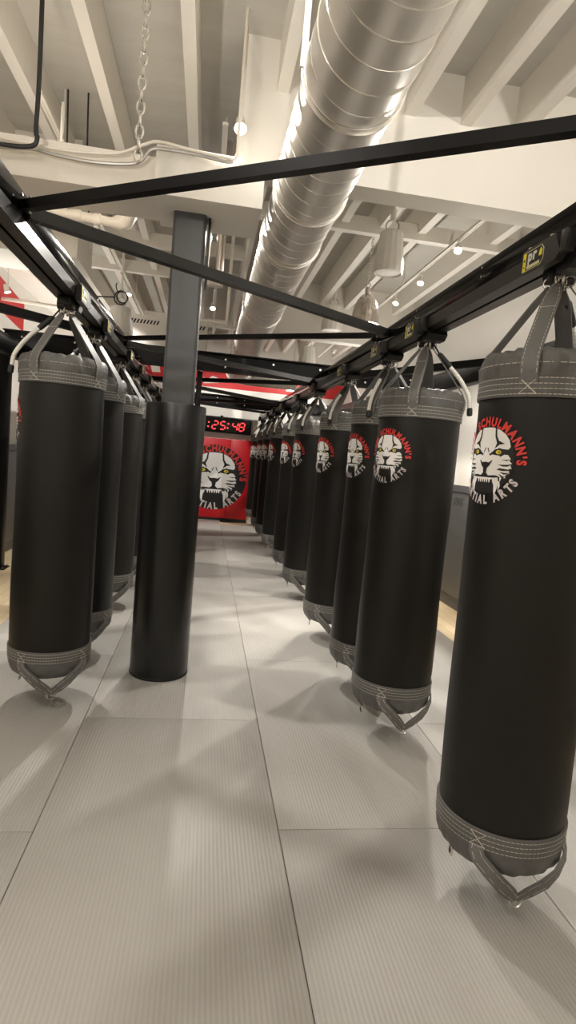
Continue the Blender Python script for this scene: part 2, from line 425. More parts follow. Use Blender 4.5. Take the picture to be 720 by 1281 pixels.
def sheet_mesh(pieces, fn, name, step=0.11, d=0.0007):
    """cut the flat pieces into a fine grid, then lay them on a surface: fn(u, v, lift) -> xyz"""
    keys = []; V = []; F = []; MI = []
    for vs, fs, mk, layer in pieces:
        bm = bmesh.new(); bv = [bm.verts.new((x, y, 0)) for x, y in vs]
        for f in fs:
            try: bm.faces.new([bv[i] for i in f])
            except ValueError: pass
        if step:
            lo = min(v[0] for v in vs); hi = max(v[0] for v in vs)
            k = math.floor(lo/step)+1
            while k*step < hi:
                bmesh.ops.bisect_plane(bm, geom=bm.verts[:]+bm.edges[:]+bm.faces[:], plane_co=(k*step, 0, 0), plane_no=(1, 0, 0)); k += 1
        bm.verts.index_update()
        if mk not in keys: keys.append(mk)
        o = len(V)
        V += [tuple(Vector(fn(v.co.x, v.co.y, (layer+1)*d))*GS) for v in bm.verts]
        for f in bm.faces:
            idx = [v.index for v in f.verts]
            # make every face look outward (+normal of the sheet)
            a = sum(bm_v.co.x*nx.co.y-nx.co.x*bm_v.co.y for bm_v, nx in zip(f.verts, list(f.verts)[1:]+[f.verts[0]]))
            if a < 0: idx.reverse()
            F.append([i+o for i in idx]); MI.append(keys.index(mk))
        bm.free()
    me = bpy.data.meshes.new(name); me.from_pydata(V, [], F)
    for k in keys: me.materials.append(M[k])
    me.polygons.foreach_set('material_index', MI); me.update()
    return me

# ------------------------------------------------------------------ punching bag
# local frame: z=0 is 0.30 m above the floor; the emblem faces local -Y
RB = 0.18; ZB0, ZB1 = .2146, 1.397    # vinyl from world 0.515 to 1.697
def on_bag(u, v, lift, R=.118, zc=1.225):
    a = -PI/2 + u*R/RB
    return ((RB+lift)*math.cos(a), (RB+lift)*math.sin(a), zc+v*R)
def cyl_pt(ang, r, z): return Vector((r*math.sin(ang), -r*math.cos(ang), z))   # ang from emblem, + to the viewer's right

def stitch_rows(b, zs, r, n=96):
    b.mat(M['thread'])
    for z in zs:
        for i in range(n):
            a0 = 2*PI*(i+.08)/n; a1 = 2*PI*(i+.86)/n
            vs = [cyl_pt(a, r, z+s*.0008) for s in (-1, 1) for a in (a0, a1)]
            b.add(vs, [(0,1,3,2)])
def stitch_cross(b, ang, z0, z1, r, w=.022):
    b.mat(M['thread'])
    da = w/r
    def line(p, q):
        (a0, y0), (a1, y1) = p, q; k = 4
        for i in range(k):
            ta, tb = i/k, (i+1)/k
            A = (a0+(a1-a0)*ta, y0+(y1-y0)*ta); B = (a0+(a1-a0)*tb, y0+(y1-y0)*tb)
            h = .0012
            b.add([cyl_pt(A[0]-h/r*1.2, r, A[1]-h*.3), cyl_pt(A[0]+h/r*1.2, r, A[1]+h*.3), cyl_pt(B[0]+h/r*1.2, r, B[1]+h*.3), cyl_pt(B[0]-h/r*1.2, r, B[1]-h*.3)], [(0,1,2,3)])
    line((ang-da, z0), (ang+da, z1)); line((ang-da, z1), (ang+da, z0))
    for z in (z0, z1):
        b.add([cyl_pt(ang-da, r, z-.001), cyl_pt(ang+da, r, z-.001), cyl_pt(ang+da, r, z+.001), cyl_pt(ang-da, r, z+.001)], [(0,1,2,3)])

GS = U
STRAPS = [math.radians(a) for a in (-45, 45, 135, -135)]
def make_bag():
    t = thing('hanging_punching_bag', '', 'punching bag', (0, 0, 0))
    # vinyl sleeve with faint dents from use
    n = 72; zs = [ZB0+(ZB1-ZB0)*i/30 for i in range(31)]
    vs = []; fs = []
    for z in zs:
        for j in range(n):
            a = 2*PI*j/n
            q = RB + .0014*math.sin(3*a+z*5)+.0011*math.sin(2*a-z*9)
            if z in (zs[0], zs[-1]): q = RB-.001
            vs.append(cyl_pt(a, q-.0012, z))
    for i in range(30):
        for j in range(n): fs.append((i*n+j, i*n+(j+1) % n, (i+1)*n+(j+1) % n, (i+1)*n+j))
    mb('vinyl').add(vs, fs).build('sleeve', t)
    link('emblem', sheet_mesh(emblem_pieces(False), lambda u, v, l: on_bag(u, v, l+.0016), 'emblem'), t)
    # stitched collar and gathered top
    b = mb('nylon').lathe([(RB-.004, ZB1-.004), (RB+.003, ZB1-.004), (RB+.0045, ZB1+.001), (RB+.0035, ZB1+.024), (RB+.0035, ZB1+.046), (RB-.004, ZB1+.052)], 64)
    stitch_rows(b, [ZB1+.0035, ZB1+.017, ZB1+.030, ZB1+.044], RB+.0052)
    for a in STRAPS: stitch_cross(b, a, ZB1+.004, ZB1+.043, RB+.0056)
    b.build('collar', t)
    n = 120; rows_ = [(RB+.001, .046, 0), (RB+.003, .058, .0025), (RB+.0035, .078, .004), (RB+.001, .098, .004), (RB-.006, .112, .004), (RB-.018, .121, .005), (RB-.05, .124, .006), (RB-.10, .118, .006), (.02, .112, .002)]
    vs = []; fs = []
    for r, dz, am in rows_:
        for j in range(n):
            a = 2*PI*j/n
            w = am*1.5*(math.sin(17*a+dz*30)*.6+math.sin(29*a+1.3-dz*20)*.4+math.sin(11*a+2.1)*.5)
            vs.append(cyl_pt(a, r+w*.8, ZB1+dz+w*.5))
    for i in range(len(rows_)-1):
        for j in range(n): fs.append((i*n+j, i*n+(j+1) % n, (i+1)*n+(j+1) % n, (i+1)*n+j))
    b = mb('nylon').add(vs, fs); stitch_rows(b, [ZB1+.082], RB+.0075, 60)
    b.build('gathered_top', t)
    # bottom collar and rounded base
    b = mb('nylon').lathe([(RB-.004, ZB0+.004), (RB+.003, ZB0+.004), (RB+.0045, ZB0), (RB+.0035, ZB0-.025), (RB+.003, ZB0-.05), (RB-.004, ZB0-.055)], 64)
    stitch_rows(b, [ZB0-.004, ZB0-.017, ZB0-.030, ZB0-.043], RB+.0052)
    for a in STRAPS: stitch_cross(b, a, ZB0-.043, ZB0-.004, RB+.0056)
    b.build('bottom_collar', t)
    rows_ = [(RB, -.046, 0), (RB+.001, -.06, .0015), (RB-.003, -.085, .0025), (RB-.014, -.108, .003), (RB-.034, -.126, .0035), (RB-.066, -.139, .003), (RB-.11, -.146, .002), (.01, -.148, 0)]
    vs = []; fs = []
    for r, dz, am in rows_:
        for j in range(n):
            a = 2*PI*j/n
            w = am*1.5*(math.sin(13*a+dz*30)*.6+math.sin(23*a+.7)*.5)
            vs.append(cyl_pt(a, r+w, ZB0+dz+w*.3))
    for i in range(len(rows_)-1):
        for j in range(n): fs.append((i*n+j, i*n+(j+1) % n, (i+1)*n+(j+1) % n, (i+1)*n+j))
    mb('nylon').add(vs, fs).build('rounded_base', t)
    # four hanging straps
    for a in STRAPS:
        rad = Vector((math.sin(a), -math.cos(a), 0))
        pts = [(RB+.0005, ZB1+.030), (RB+.006, ZB1+.053), (RB+.009, ZB1+.088), (RB-.006, ZB1+.122), (.136, ZB1+.172), (.096, ZB1+.225), (.062, ZB1+.270), (.042, ZB1+.295), (.026, ZB1+.318)]
        P = [rad*r+Vector((0, 0, z)) for r, z in pts]
        nr = [rad]*3+[rad+Vector((0, 0, .6))]*6
        wd = [.046]*6+[.046, .038, .020]
        b = mb('webbing').ribbon(P, nr, wd, .004)
        # contrast stitching along both edges
        b.mat(M['thread'])
        for i in range(1, len(P)-1):
            d = (P[i+1]-P[i]); nn = Vector(nr[i]).normalized(); nn = (nn-d.normalized()*nn.dot(d.normalized())).normalized(); x = d.normalized().cross(nn)
            k = max(1, int(d.length/.012))
            for s in (-1, 1):
                for q in range(k):
                    p0 = P[i]+d*(q+.15)/k; p1 = P[i]+d*(q+.8)/k
                    w0 = wd[i]+(wd[i+1]-wd[i])*(q+.15)/k; w1 = wd[i]+(wd[i+1]-wd[i])*(q+.8)/k
                    e0 = x*s*(w0/2-.005); e1 = x*s*(w1/2-.005); o_ = nn*.0027
                    b.add([p0+e0-x*.0008+o_, p0+e0+x*.0008+o_, p1+e1+x*.0008+o_, p1+e1-x*.0008+o_], [(0,1,2,3)])
        i = 5; d = (P[6]-P[5]).normalized(); nn = (Vector(nr[5]).normalized()); nn = (nn-d*nn.dot(d)).normalized(); x = d.cross(nn); pp = P[5]+d*.022+nn*.0029
        b.add([pp-x*.02-d*.001, pp+x*.02-d*.001, pp+x*.02+d*.001, pp-x*.02+d*.001], [(0,1,2,3)])
        s = b.build('hanging_strap', t)
        # ring in the sewn loop at the strap's end
        e = P[-1]; r2 = MB().mat(M['steel']); r2.ring(e+Vector((0, 0, .010)), .015, .0028, Vector((-rad.y, rad.x, 0)), 16, 6); r2.build('strap_ring', s)
    # carabiners gathering the four rings
    for s in (-1, 1):
        b = MB().mat(M['steel']); b.ring((s*.012, 0, ZB1+.347), .027, .0035, (.25*s, 1, 0), 20, 6, sx=.5)
        b.build('carabiner', t)
    # V-shaped bottom strap hanging under one side, with its ring
    def vstrap(angA, angB, tip_r, tip_z):
        mid = (angA+angB)/2; tip = cyl_pt(mid, tip_r, tip_z)
        b = mb('webbing')
        for a, sg in ((angA, 1), (angB, -1)):
            m_ = cyl_pt(mid, 1, 0)
            P = [cyl_pt(a, RB+.0005, ZB0-.040), cyl_pt(a, RB+.006, ZB0-.056), cyl_pt(a+sg*.06, RB+.010, ZB0-.075)]
            q = P[-1]; P += [q.lerp(tip, .25)+m_*.020, q.lerp(tip, .5)+m_*.022, q.lerp(tip, .78)+m_*.010, tip]
            nr = [cyl_pt(a, 1, 0)]*2+[cyl_pt(a+sg*.2, 1, -.1)]+[cyl_pt(a+sg*.45, 1, -.2), cyl_pt(mid, 1, -.25), cyl_pt(mid, 1, -.25), cyl_pt(mid, 1, -.25)]
            b.mat(M['webbing']).ribbon(P, nr, [.042]*6+[.026], .004)
            b.mat(M['thread'])
            for i in range(len(P)-1):
                d = P[i+1]-P[i]; dn = d.normalized(); nn = Vector(nr[i]).normalized(); nn = (nn-dn*nn.dot(dn)).normalized(); x = dn.cross(nn)
                for s in (-1, 1):
                    e = x*s*.012 if i < len(P)-2 else x*s*.009
                    for side in (1, -1):
                        o_ = nn*.0027*side
                        b.add([P[i]+d*.08+e-x*.0008+o_, P[i]+d*.08+e+x*.0008+o_, P[i]+d*.92+e+x*.0008+o_, P[i]+d*.92+e-x*.0008+o_], [(0,1,2,3)])
        o = b.build('bottom_strap', t)
        r2 = MB().mat(M['steel']); tan = cyl_pt(mid+PI/2, 1, 0)
        r2.ring(tip+Vector((0, 0, -.008)), .018, .0034, cyl_pt(mid, 1, 0), 18, 6); r2.build('bottom_ring', o)
    vstrap(math.radians(45), math.radians(135), .135, .012)
    # short tab with a D-ring on the other side
    a = math.radians(-15)
    P = [cyl_pt(a, RB-.008, ZB0-.10), cyl_pt(a, RB-.035, ZB0-.132), cyl_pt(a, RB-.05, ZB0-.148)]
    tb = mb('webbing').ribbon(P, [cyl_pt(a, 1, -.6)]*3, .028, .005).build('ring_tab', t)
    r2 = MB().mat(M['steel']); r2.ring(cyl_pt(a, RB-.052, ZB0-.166), .021, .0036, cyl_pt(a, 1, 0), 18, 6); r2.build('bottom_ring', tb)
    # cord with black grip and white ribbed sleeve hooked to the carabiner (own rotation per bag)
    h = bpy.data.objects.new('cord_handle', None)
    P = [(.012,0,ZB1+.345), (.035,0,ZB1+.325), (.058,0,ZB1+.292)]
    b = mb('rubber').tube(P, .0035, 8)
    b.tube([(.056,0,ZB1+.294), (.063,0,ZB1+.285), (.108,0,ZB1+.238), (.114,0,ZB1+.232)], [.008,.0125,.0125,.009], 14)
    w = b.mat(M['sleeve'])
    path = [Vector((.108,0,ZB1+.238)), Vector((.148,0,ZB1+.196)), Vector((.182,0,ZB1+.150)), Vector((.205,0,ZB1+.105)), Vector((.212,0,ZB1+.062))]
    fine = []; rr = []
    K = 60
    for i in range(K+1):
        u = i/K*(len(path)-1); j = min(int(u), len(path)-2); f = u-j
        p0 = path[max(j-1,0)]; p1 = path[j]; p2 = path[j+1]; p3 = path[min(j+2,len(path)-1)]
        fine.append(.5*((2*p1)+(p2-p0)*f+(2*p0-5*p1+4*p2-p3)*f*f+(3*p1-p0-3*p2+p3)*f**3)); rr.append(.0085+(.0016 if i % 3 == 0 else 0))
    w.tube(fine, rr, 12)
    e = fine[-1]; b.mat(M['rubber']).tube([e, e+Vector((.002,0,-.006)), e+Vector((.004,0,-.03)), e+Vector((.0045,0,-.034))], [.009,.012,.012,.008], 14)
    b.build('cord_handle', t)
    return t

HANG = 2.03
#         X      Y     facing(deg from -Y toward -X)  dz    tilt  handle angle
RIGHT = [(.937,1.520,78,-.003,-.9, 215), (.933,2.509,63,.0,0,131), (.945,3.06,74,-.006,0,46), (.935,3.888,71,-.010,0,38), (.937,5.03,73,-.006,0,42), (.945,5.93,70,0,0,40),
         (.937,7.06,76,0,0,44), (.94,8.02,66,0,0,38), (.94,8.85,58,0,0,34), (.937,10.05,52,0,0,30)]
LEFT = [(-.656,2.76,84,.012,0,4), (-.656,3.41,86,.006,0,20), (-.656,4.40,84,0,0,0), (-.656,5.15,80,0,0,0), (-.656,5.95,86,0,0,0), (-.656,6.85,82,0,0,0), (-.656,7.75,88,0,0,0), (-.656,8.7,80,0,0,0), (-.656,9.7,85,0,0,0)]
EMB_R, EMB_L = math.radians(13), -math.radians(13)
RIGHT_LABELS = ['largest black punching bag, nearest in the right-hand row, cut off by the edge',
    'black punching bag with tiger-head emblem, second from the front in the right-hand row']
proto = make_bag()
def place_bags(rowdef, side):
    global proto
    for i, (x, y, ph, dz, tilt, ha) in enumerate(rowdef):
        o = proto if (side == 'right' and i == 0) else copy_tree(proto)
        o.rotation_mode = 'XYZ'
        # local -Y (emblem) turned to point at angle ph from -Y toward -X : rotate by -ph about Z
        em = EMB_R if side == 'right' else EMB_L
        rz = -math.radians(ph)-em; tl = math.radians(tilt)
        o.matrix_world = Matrix.Translation(G(x - math.sin(tl)*.8, y, .30+dz)) @ Matrix.Rotation(tl, 4, 'Y') @ Matrix.Rotation(rz, 4, 'Z')
        if side == 'right':
            o['label'] = RIGHT_LABELS[i] if i < 2 else 'black punching bag with tiger-head emblem, %s from the front in the right-hand row' % ORD[i]
            if i == len(rowdef)-1: o['label'] = 'farthest black punching bag of the right-hand row, beside the red wall pad'
            o['group'] = 'punching bags of the right-hand row'
        else:
            o['label'] = ['nearest black punching bag of the left-hand row, its emblem turned away to the left'][0] if i == 0 else 'black punching bag, %s from the front in the left-hand row' % ORD[i]
            o['group'] = 'punching bags of the left-hand row'
        for ch in o.children:
            if ch.name.startswith('emblem'): ch.rotation_euler = (0, 0, em)
            if ch.name.startswith('cord_handle'):
                # handle local +X; wanted world direction = angle ha measured like ph offset from the emblem direction
                ch.rotation_euler = (0, 0, -PI/2+math.radians(ha)+(math.radians(0)))
# handle angle convention: 0 = under the emblem, + to the emblem's right when facing it
place_bags(RIGHT, 'right'); place_bags(LEFT, 'left')

# ------------------------------------------------------------------ overhead rails
ZT0, ZT1, ZT2 = 2.075, 2.120, 2.195
def rail(name, x, y0, y1, label, z_off=0.0, inner=-1):
    t = thing(name, label, 'rail', G(x, y0, ZT0+z_off), 0, 'black overhead bag rails')
    Ln = y1-y0
    mb('beam_black').box(-.05, .05, 0, Ln, ZT1-ZT0, ZT2-ZT0, .003).build('beam', t)
    prof = [(-.05,0),(-.006,0),(-.006,.004),(-.045,.004),(-.045,.043),(.045,.043),(.045,.004),(.006,.004),(.006,0),(.05,0),(.05,.0445),(-.05,.0445)]
    mb('track_steel').prism(prof, 'y', 0.01, Ln-.01).build('slotted_track', t)
    b = MB().mat(M['steel'])
    k = 0; y = .35
    while y < Ln-.1:
        for dz in (.075, .105):
            xs = inner*.05
            b.cyl((xs-inner*.002, y, dz), (xs+inner*.004, y, dz), .0045, 8)
        y += .62
    b.build('bolts', t)
    return t
rail('overhead_rail', .935, -.9, 10.28, 'long black overhead rail above the right-hand row of bags', 0, -1)
rail('overhead_rail', -.656, -.9, 10.28, 'long black overhead rail above the left-hand row of bags', .02, 1)

# trolleys with yellow labels
def make_trolley():
    t = thing('rail_trolley', '', 'trolley', (0, 0, 0))
    # origin: underside of the rail above the bag.  Side plate on local -X (aisle side of the right rail)
    hexa = [(-.115,-.006),(-.090,.040),(-.085,.048),(.065,.048),(.072,.042),(.072,-.008),(.060,-.022),(-.095,-.022)]
    b = mb('plastic').prism([(y, z) for y, z in hexa], 'x', -.078, -.054)
    b.box(-.078, -.050, -.135, -.110, -.012, .046, .004)
    b.build('side_housing', t)
    hs = MB().mat(M['steel'])
    for y in (-.06, .045): hs.cyl((-.066, y, .047), (-.066, y, .053), .010, 14)
    hs.build('screw_head', t)
    # label plate
    cx, cz = .012, .013
    P = []
    P.append(poly_piece([(-.052,-.026),(.040,-.026),(.052,-.012),(.052,.014),(.040,.027),(-.052,.027)], 'label_cream', 0))
    P.append(poly_piece([(-.050,-.024),(.039,-.024),(.049,-.012),(.049,.013),(.039,.025),(-.050,.025)], 'e_black', 1))
    P.append(poly_piece([(-.050,-.024),(-.034,-.024),(-.034,.025),(-.050,.025)], 'label_yellow', 2))
    P.append(poly_piece([(-.048,.004),(-.040,.010),(-.036,.004),(-.040,.002)], 'e_black', 3))
    P.append(poly_piece([(-.048,-.016),(-.042,-.010),(-.036,-.016),(-.042,-.014)], 'e_black', 3))
    tx, xe = text_line('pr', -.024, -.002, .0300, 'label_white', 3, 1.05, .10)
    P += tx
    P.append(poly_piece([(.030,-.002),(.044,-.002),(.046,.012),(.038,.020),(.030,.010)], 'label_yellow', 2))
    P.append(poly_piece([(-.028,-.022),(.036,-.022),(.036,-.013),(-.028,-.013)], 'label_cream', 2))
    tx2, _ = text_line('PRO', -.022, -.0205, .0055, 'e_black', 3, 1.3, .3); 
    # face -X : the viewer's right is local -Y
    me = sheet_mesh(P, lambda u, v, l: (-.078-l, cx-u, cz+v), 'label', 0, .0005)
    link('label', me, t)
    # carriage under the track: two wheel blocks and the swivel eye
    b = mb('plastic').prism([(-.125,-.004),(-.055,-.004),(-.045,-.020),(-.055,-.042),(-.110,-.042),(-.135,-.022)], 'x', -.042, .042)
    b.build('bumper_block', t)
    b = mb('plastic').box(-.030, .030, -.04, .04, -.035, -.004, .006)
    b.cyl((-.034, 0, -.032), (.034, 0, -.032), .024, 18)
    b.build('carriage', t)
    b = MB().mat(M['steel'])
    b.cyl((-.036, 0, -.032), (.036, 0, -.032), .009, 12); b.ring((0, 0, -.055), .014, .004, (0, 1, 0), 16, 6)
    b.cyl((0, 0, -.042), (0, 0, .02), .004, 8)
    b.build('swivel_eye', t)
    for s in (-1, 1): MB().mat(M['steel']).ring((0, s*.028, -.058), .017, .003, (1, .2*s, 0), 14, 6, sx=.6).build('snap_ring', t)
    return t
tp = make_trolley(); first = True
for i, (x, y, *_r) in enumerate(RIGHT):
    o = tp if i == 0 else copy_tree(tp)
    o.location = G(.935, y+.025, ZT0); o['group'] = 'trolleys on the right-hand rail'
    o['label'] = 'black trolley with yellow label on the right-hand rail, above the %s bag' % ('nearest' if i == 0 else ORD[i])
for i, (x, y, *_r) in enumerate(LEFT):
    o = copy_tree(tp); o.rotation_euler = (0, 0, PI)
    o.location = G(-.656, y+(.0 if i else -.02), ZT0+.02); o['group'] = 'trolleys on the left-hand rail'
    o['label'] = 'black trolley on the left-hand rail, above the %s bag' % ('nearest' if i == 0 else ORD[i])

# braces: square tubes zig-zagging between the rails
ZBR = 2.165
ZTOP = 2.213
BR = [((-.600,1.93),(.880,.955),'black square brace crossing nearest overhead, from left rail up to the right edge'),
      ((-.600,1.985),(.880,2.975),'dark grey brace sloping down across the column to the right rail'),
      ((-.650,4.34),(.930,3.28),'thin black brace running level behind the column'),
      ((-.600,4.22),(.880,5.10),'grey brace in front of the black girder'),
      ((-.600,6.20),(.880,5.30),'thin black brace just past the girder'),
      ((-.600,6.25),(.880,7.55),'grey far brace sloping down to the right beyond the girder'),
      ((-.600,8.45),(.880,7.75),'farther thin black brace close to the end wall'),
      ((-.600,8.6),(.880,9.5),'farthest brace between the rails')]
for i, (a, c, lb) in enumerate(BR):
    a3 = Vector((a[0], a[1], 0)); c3 = Vector((c[0], c[1], 0))
    t = thing('frame_brace', lb, 'brace', G(a[0], a[1], 2.217 if i == 2 else ZBR), 0, 'braces between the overhead rails')
    w = .029 if i in (0, 2) else .037
    mb('brace_steel' if i in (1, 3, 5) else 'black_steel').beam((0,0,0), c3-a3, w, w).build('tube', t)
    d = (c3-a3).normalized()
    for p in (d*.03, (c3-a3)-d*.03): MB().mat(M['steel']).cyl(p+Vector((0,0,-.024)), p+Vector((0,0,.024)), .006, 10).build('bolt', t)

# cross girders, outer side beams and posts of the frame
def simple(name, b, label, cat, loc=(0,0,0), group=None):
    o = b.build(name, None, G(*loc) if GS != 1 else loc); return tag(o, label, cat, group)
def girder(y, x0, x1, z0, z1, label):
    t = thing('cross_girder', label, 'girder', G((x0+x1)/2, y, z0), 0, 'black cross girders')
    h = z1-z0; L_ = (x1-x0)/2
    prof = [(-.05,0),(.05,0),(.05,.012),(.006,.012),(.006,h-.012),(.05,h-.012),(.05,h),(-.05,h),(-.05,h-.012),(-.006,h-.012),(-.006,.012),(-.05,.012)]
    mb('black_steel').prism(prof, 'x', -L_, L_).build('i_beam', t)
    b = MB().mat(M['steel'])
    for i in range(9):
        x = -L_+.15+i*(2*L_-.3)/8
        for z in (.05, h-.05): b.cyl((x, -.012, z), (x, -.004, z), .009, 8)
    b.build('bolts', t)
girder(5.56, -1.84, 2.08, 2.215, 2.385, 'deep black steel girder crossing over both rails behind the column')
girder(9.75, -1.84, 2.08, 2.215, 2.40, 'far black girder crossing near the end wall')
def side_beam(x, y0, y1, lb):
    t = thing('side_beam', lb, 'beam', G(x, y0, 2.10), 0)
    mb('black_steel').box(-.04, .04, 0, y1-y0, 0, .112, .003).build('box_beam', t)
    mb('black_steel').box(-.05, .05, y1-y0-.1, y1-y0, -.02, 0).build('end_plate', t)
side_beam(1.80, 2.2, 10.28, 'outer black beam of the frame on the right, level with the white wall')
side_beam(-1.62, 4.3, 10.28, 'outer black beam of the frame on the left')
for (a, c, lb, ps) in (((.99,5.0),(1.755,3.45),'short black brace out to the right-hand outer beam',0), ((-.71,4.13),(-1.60,3.22),'short black brace reaching out to the left edge',0)):
    simple('frame_brace', mb('black_steel').beam((0,0,0), Vector((c[0]-a[0], c[1]-a[1], 0)), .045, .05), lb, 'brace', (a[0], a[1], ZBR+.02), 'outer frame braces')
GS = 1.0
def post(x, y, w, z1, lb):
    t = thing('frame_post', lb, 'post', (x, y, FZ), 0, 'black frame posts')
    mb('black_steel').box(-w/2, w/2, -w/2, w/2, .012, z1-FZ, .004).build('tube', t)
    mb('black_steel').box(-w*.9, w*.9, -w*.9, w*.9, 0, .012).build('base_plate', t)
    b = MB().mat(M['steel'])
    for sx in (-1, 1):
        for sy in (-1, 1): b.cyl((sx*w*.7, sy*w*.7, .012), (sx*w*.7, sy*w*.7, .024), .009, 8)
    b.build('anchor_bolt', t)
post(-2.20, 6.72, .11, 2.355, 'black frame post at the far left edge beside the wall pads')
post(2.36, 11.63, .11, 2.355, 'black frame post in the far right corner behind the bags')
post(-.132, 6.72, .06, 2.355, 'thin dark frame post standing behind the column')
GS = U
# lower lintel plate joining post and outer beam on the left
simple('frame_lintel', mb('black_steel').box(-.50, .50, -.02, .02, 0, .19, .003), 'black lintel plate bolted beside the left frame post', 'lintel', (-1.20, 5.53, 2.015))
GS = 1.0

# ------------------------------------------------------------------ column with black cylindrical pad
def rounded_sq(w, r, n=5):
    out = []
    for cx, cy, a0 in ((1,1,0),(-1,1,90),(-1,-1,180),(1,-1,270)):
        for i in range(n+1):
            a = math.radians(a0+90*i/n); out.append((cx*(w/2-r)+r*math.cos(a), cy*(w/2-r)+r*math.sin(a)))
    return out
t = thing('steel_column', 'dark grey square column with rounded edges rising from the black pad to the beam', 'column', (-.196, 3.76, 0))
mb('column').prism(rounded_sq(.195, .022), 'z', 0.0, 2.88).build('shaft', t)
mb('column').prism([(-.1,.0),(.1,.0),(.1,.012),(-.1,.012)], 'y', -.105, .105).build('base_plate', t)
t = thing('column_pad', 'tall black cylindrical pad wrapped round the foot of the grey column', 'column pad', (-.204, 3.765, 0))
n = 64
rz_ = [(.183,.002),(.1865,.01),(.1865,.4),(.185,.9),(.186,1.3),(.1865,1.735),(.184,1.745),(.172,1.746),(.168,1.742),(.168,1.70)]
mb('pad_black').lathe(rz_, n).build('cover', t)
mb('rubber').lathe([(.168,1.725),(.15,1.728),(.139,1.726)], n).build('foam_top', t)
mb('rubber').lathe([(.1872,.002),(.1885,.004),(.1885,.016),(.1868,.018)], n).build('hem', t)
# slim dark fixture on the column's right face
t = thing('column_fixture', 'slim black fixture with a polished face fixed to the right side of the column', 'fixture', (-.085, 3.76, 2.48))
mb('plastic').box(0, .012, -.06, .06, 0, .40, .004).build('case', t)
mb('chrome').box(.012, .020, -.045, .045, .02, .38, .003).build('reflector', t)

# ------------------------------------------------------------------ far wall: red pad, emblem, clock
t = thing('red_wall_pad', 'red padded panel on the far wall with a black round tiger-head emblem', 'wall pad', (0, YF, 0))
mb('red_pad').box(-.86, .503, -.05, -.002, .05, 1.74, .008).build('panel', t)
mb('red_pad').box(.508, .965, -.05, -.002, .05, 1.745, .008).build('panel', t)
mb('rubber').box(-.86, .965, -.045, -.002, FZ+.001, .049).build('kick_strip', t)
link('emblem', sheet_mesh(emblem_pieces(True), lambda u, v, l: (.21+u*.69, -.0505-l, .915+v*.69), 'wall_emblem', 0, .001), t)

def seg_digit(ch, w, h, s):
    segs = {'a':((0,h),(w,h)),'b':((w,h),(w,h/2)),'c':((w,h/2),(w,0)),'d':((0,0),(w,0)),'e':((0,0),(0,h/2)),'f':((0,h/2),(0,h)),'g':((0,h/2),(w,h/2))}
    on = {'0':'abcdef','2':'abged','5':'afgcd','4':'fgbc','8':'abcdefg'}[ch]
    b = mb('led')
    for k in on:
        (x0, z0), (x1, z1) = segs[k]; sl_ = .10*(h)   # italic slant
        f = lambda x, z: x+z/h*.028
        g = s*.7
        if z0 == z1: poly = [(f(x0+g,z0),z0),(f(x0+g+s*.5,z0),z0+s*.5),(f(x1-g-s*.5,z0),z0+s*.5),(f(x1-g,z0),z0),(f(x1-g-s*.5,z0),z0-s*.5),(f(x0+g+s*.5,z0),z0-s*.5)]
        else:
            lo, hi = min(z0,z1)+g*.6, max(z0,z1)-g*.6
            poly = [(f(x0,lo),lo),(f(x0+s*.5,lo),lo+s*.5),(f(x0+s*.5,hi),hi-s*.5),(f(x0,hi),hi),(f(x0-s*.5,hi),hi-s*.5),(f(x0-s*.5,lo),lo+s*.5)]
        b.prism(poly, 'y', -.004, .0)
    return b
t = thing('digital_clock', 'black digital timer showing red :25:48 on the far wall above the red pad', 'clock', (0, YF, 1.865))
mb('plastic').box(-.60, .915, -.06, 0, 0, .335, .006).build('case', t)
mb('screen').box(-.575, .890, -.063, -.058, .025, .31).build('face_panel', t)
def colon(x):
    b = mb('led')
    for z in (.11, .20): b.cyl((x+z*.1, -.0665, z), (x+z*.1, -.063, z), .016, 12)
    b.build('colon', t)
for ch, x in (('0',-.46), ('0',-.27), ('2',.080), ('5',.245), ('4',.500), ('8',.645)):
    o = seg_digit(ch, .105, .165, .021).build('digit', t, (x, -.0635, .07))
colon(-.005); colon(.405)
b = mb('plastic').cyl((.28,-.03,.335),(.28,-.03,.36),.03,12).build('wall_bracket', t)

# faint lettering on the right wall's pad (charcoal on charcoal)
P, xe = text_line('UNG', 0, 0, .085, 'pad_letter', 0, .9, .12)
link('lettering', sheet_mesh(P, lambda u, v, l: (-.0505-l, 1.32-u, 1.115+v), 'lettering', 0, .0008), lettered_pad)

# ------------------------------------------------------------------ spiral duct
DX, DZ, DR = .465, 2.965, .20
t = thing('spiral_duct', 'large galvanised spiral air duct running overhead down the aisle', 'duct', (DX, 0, DZ))
n = 40
def duct_len(b, y0, y1, r):
    vs = []
    for y in (y0, y1):
        for j in range(n): vs.append((r*math.cos(2*PI*j/n), y, r*math.sin(2*PI*j/n)))
    b.add(vs, [(j, (j+1) % n, n+(j+1) % n, n+j) for j in range(n)])
b = mb('galv'); duct_len(b, -3.8, 10.9, DR)
b.build('pipe', t)
# spiral lock seam
pts = []; y = -3.8; pitch = .135; K = 36
turns = int((10.9+3.8)/pitch)
for i in range(turns*K+1):
    a = 2*PI*i/K; pts.append((DR*1.003*math.cos(a), -3.8+pitch*i/K, DR*1.003*math.sin(a)))
MB().mat(M['galv_edge']).tube(pts, .0028, 4).build('spiral_seam', t)
for y in (1.35, 2.35, 3.30, 4.05, 6.0, 8.4, 10.9):
    b = MB().mat(M['galv_edge']); b.lathe([(DR+.001,-.03),(DR+.006,-.03),(DR+.006,-.004),(DR+.013,-.004),(DR+.013,.004),(DR+.006,.004),(DR+.006,.03),(DR+.001,.03)], n)
    for i in range(len(b.v)-8*n, len(b.v)):
        x_, y_, z_ = b.v[i]; b.v[i] = (x_, y+z_, y_)
    b.build('joint_collar', t)
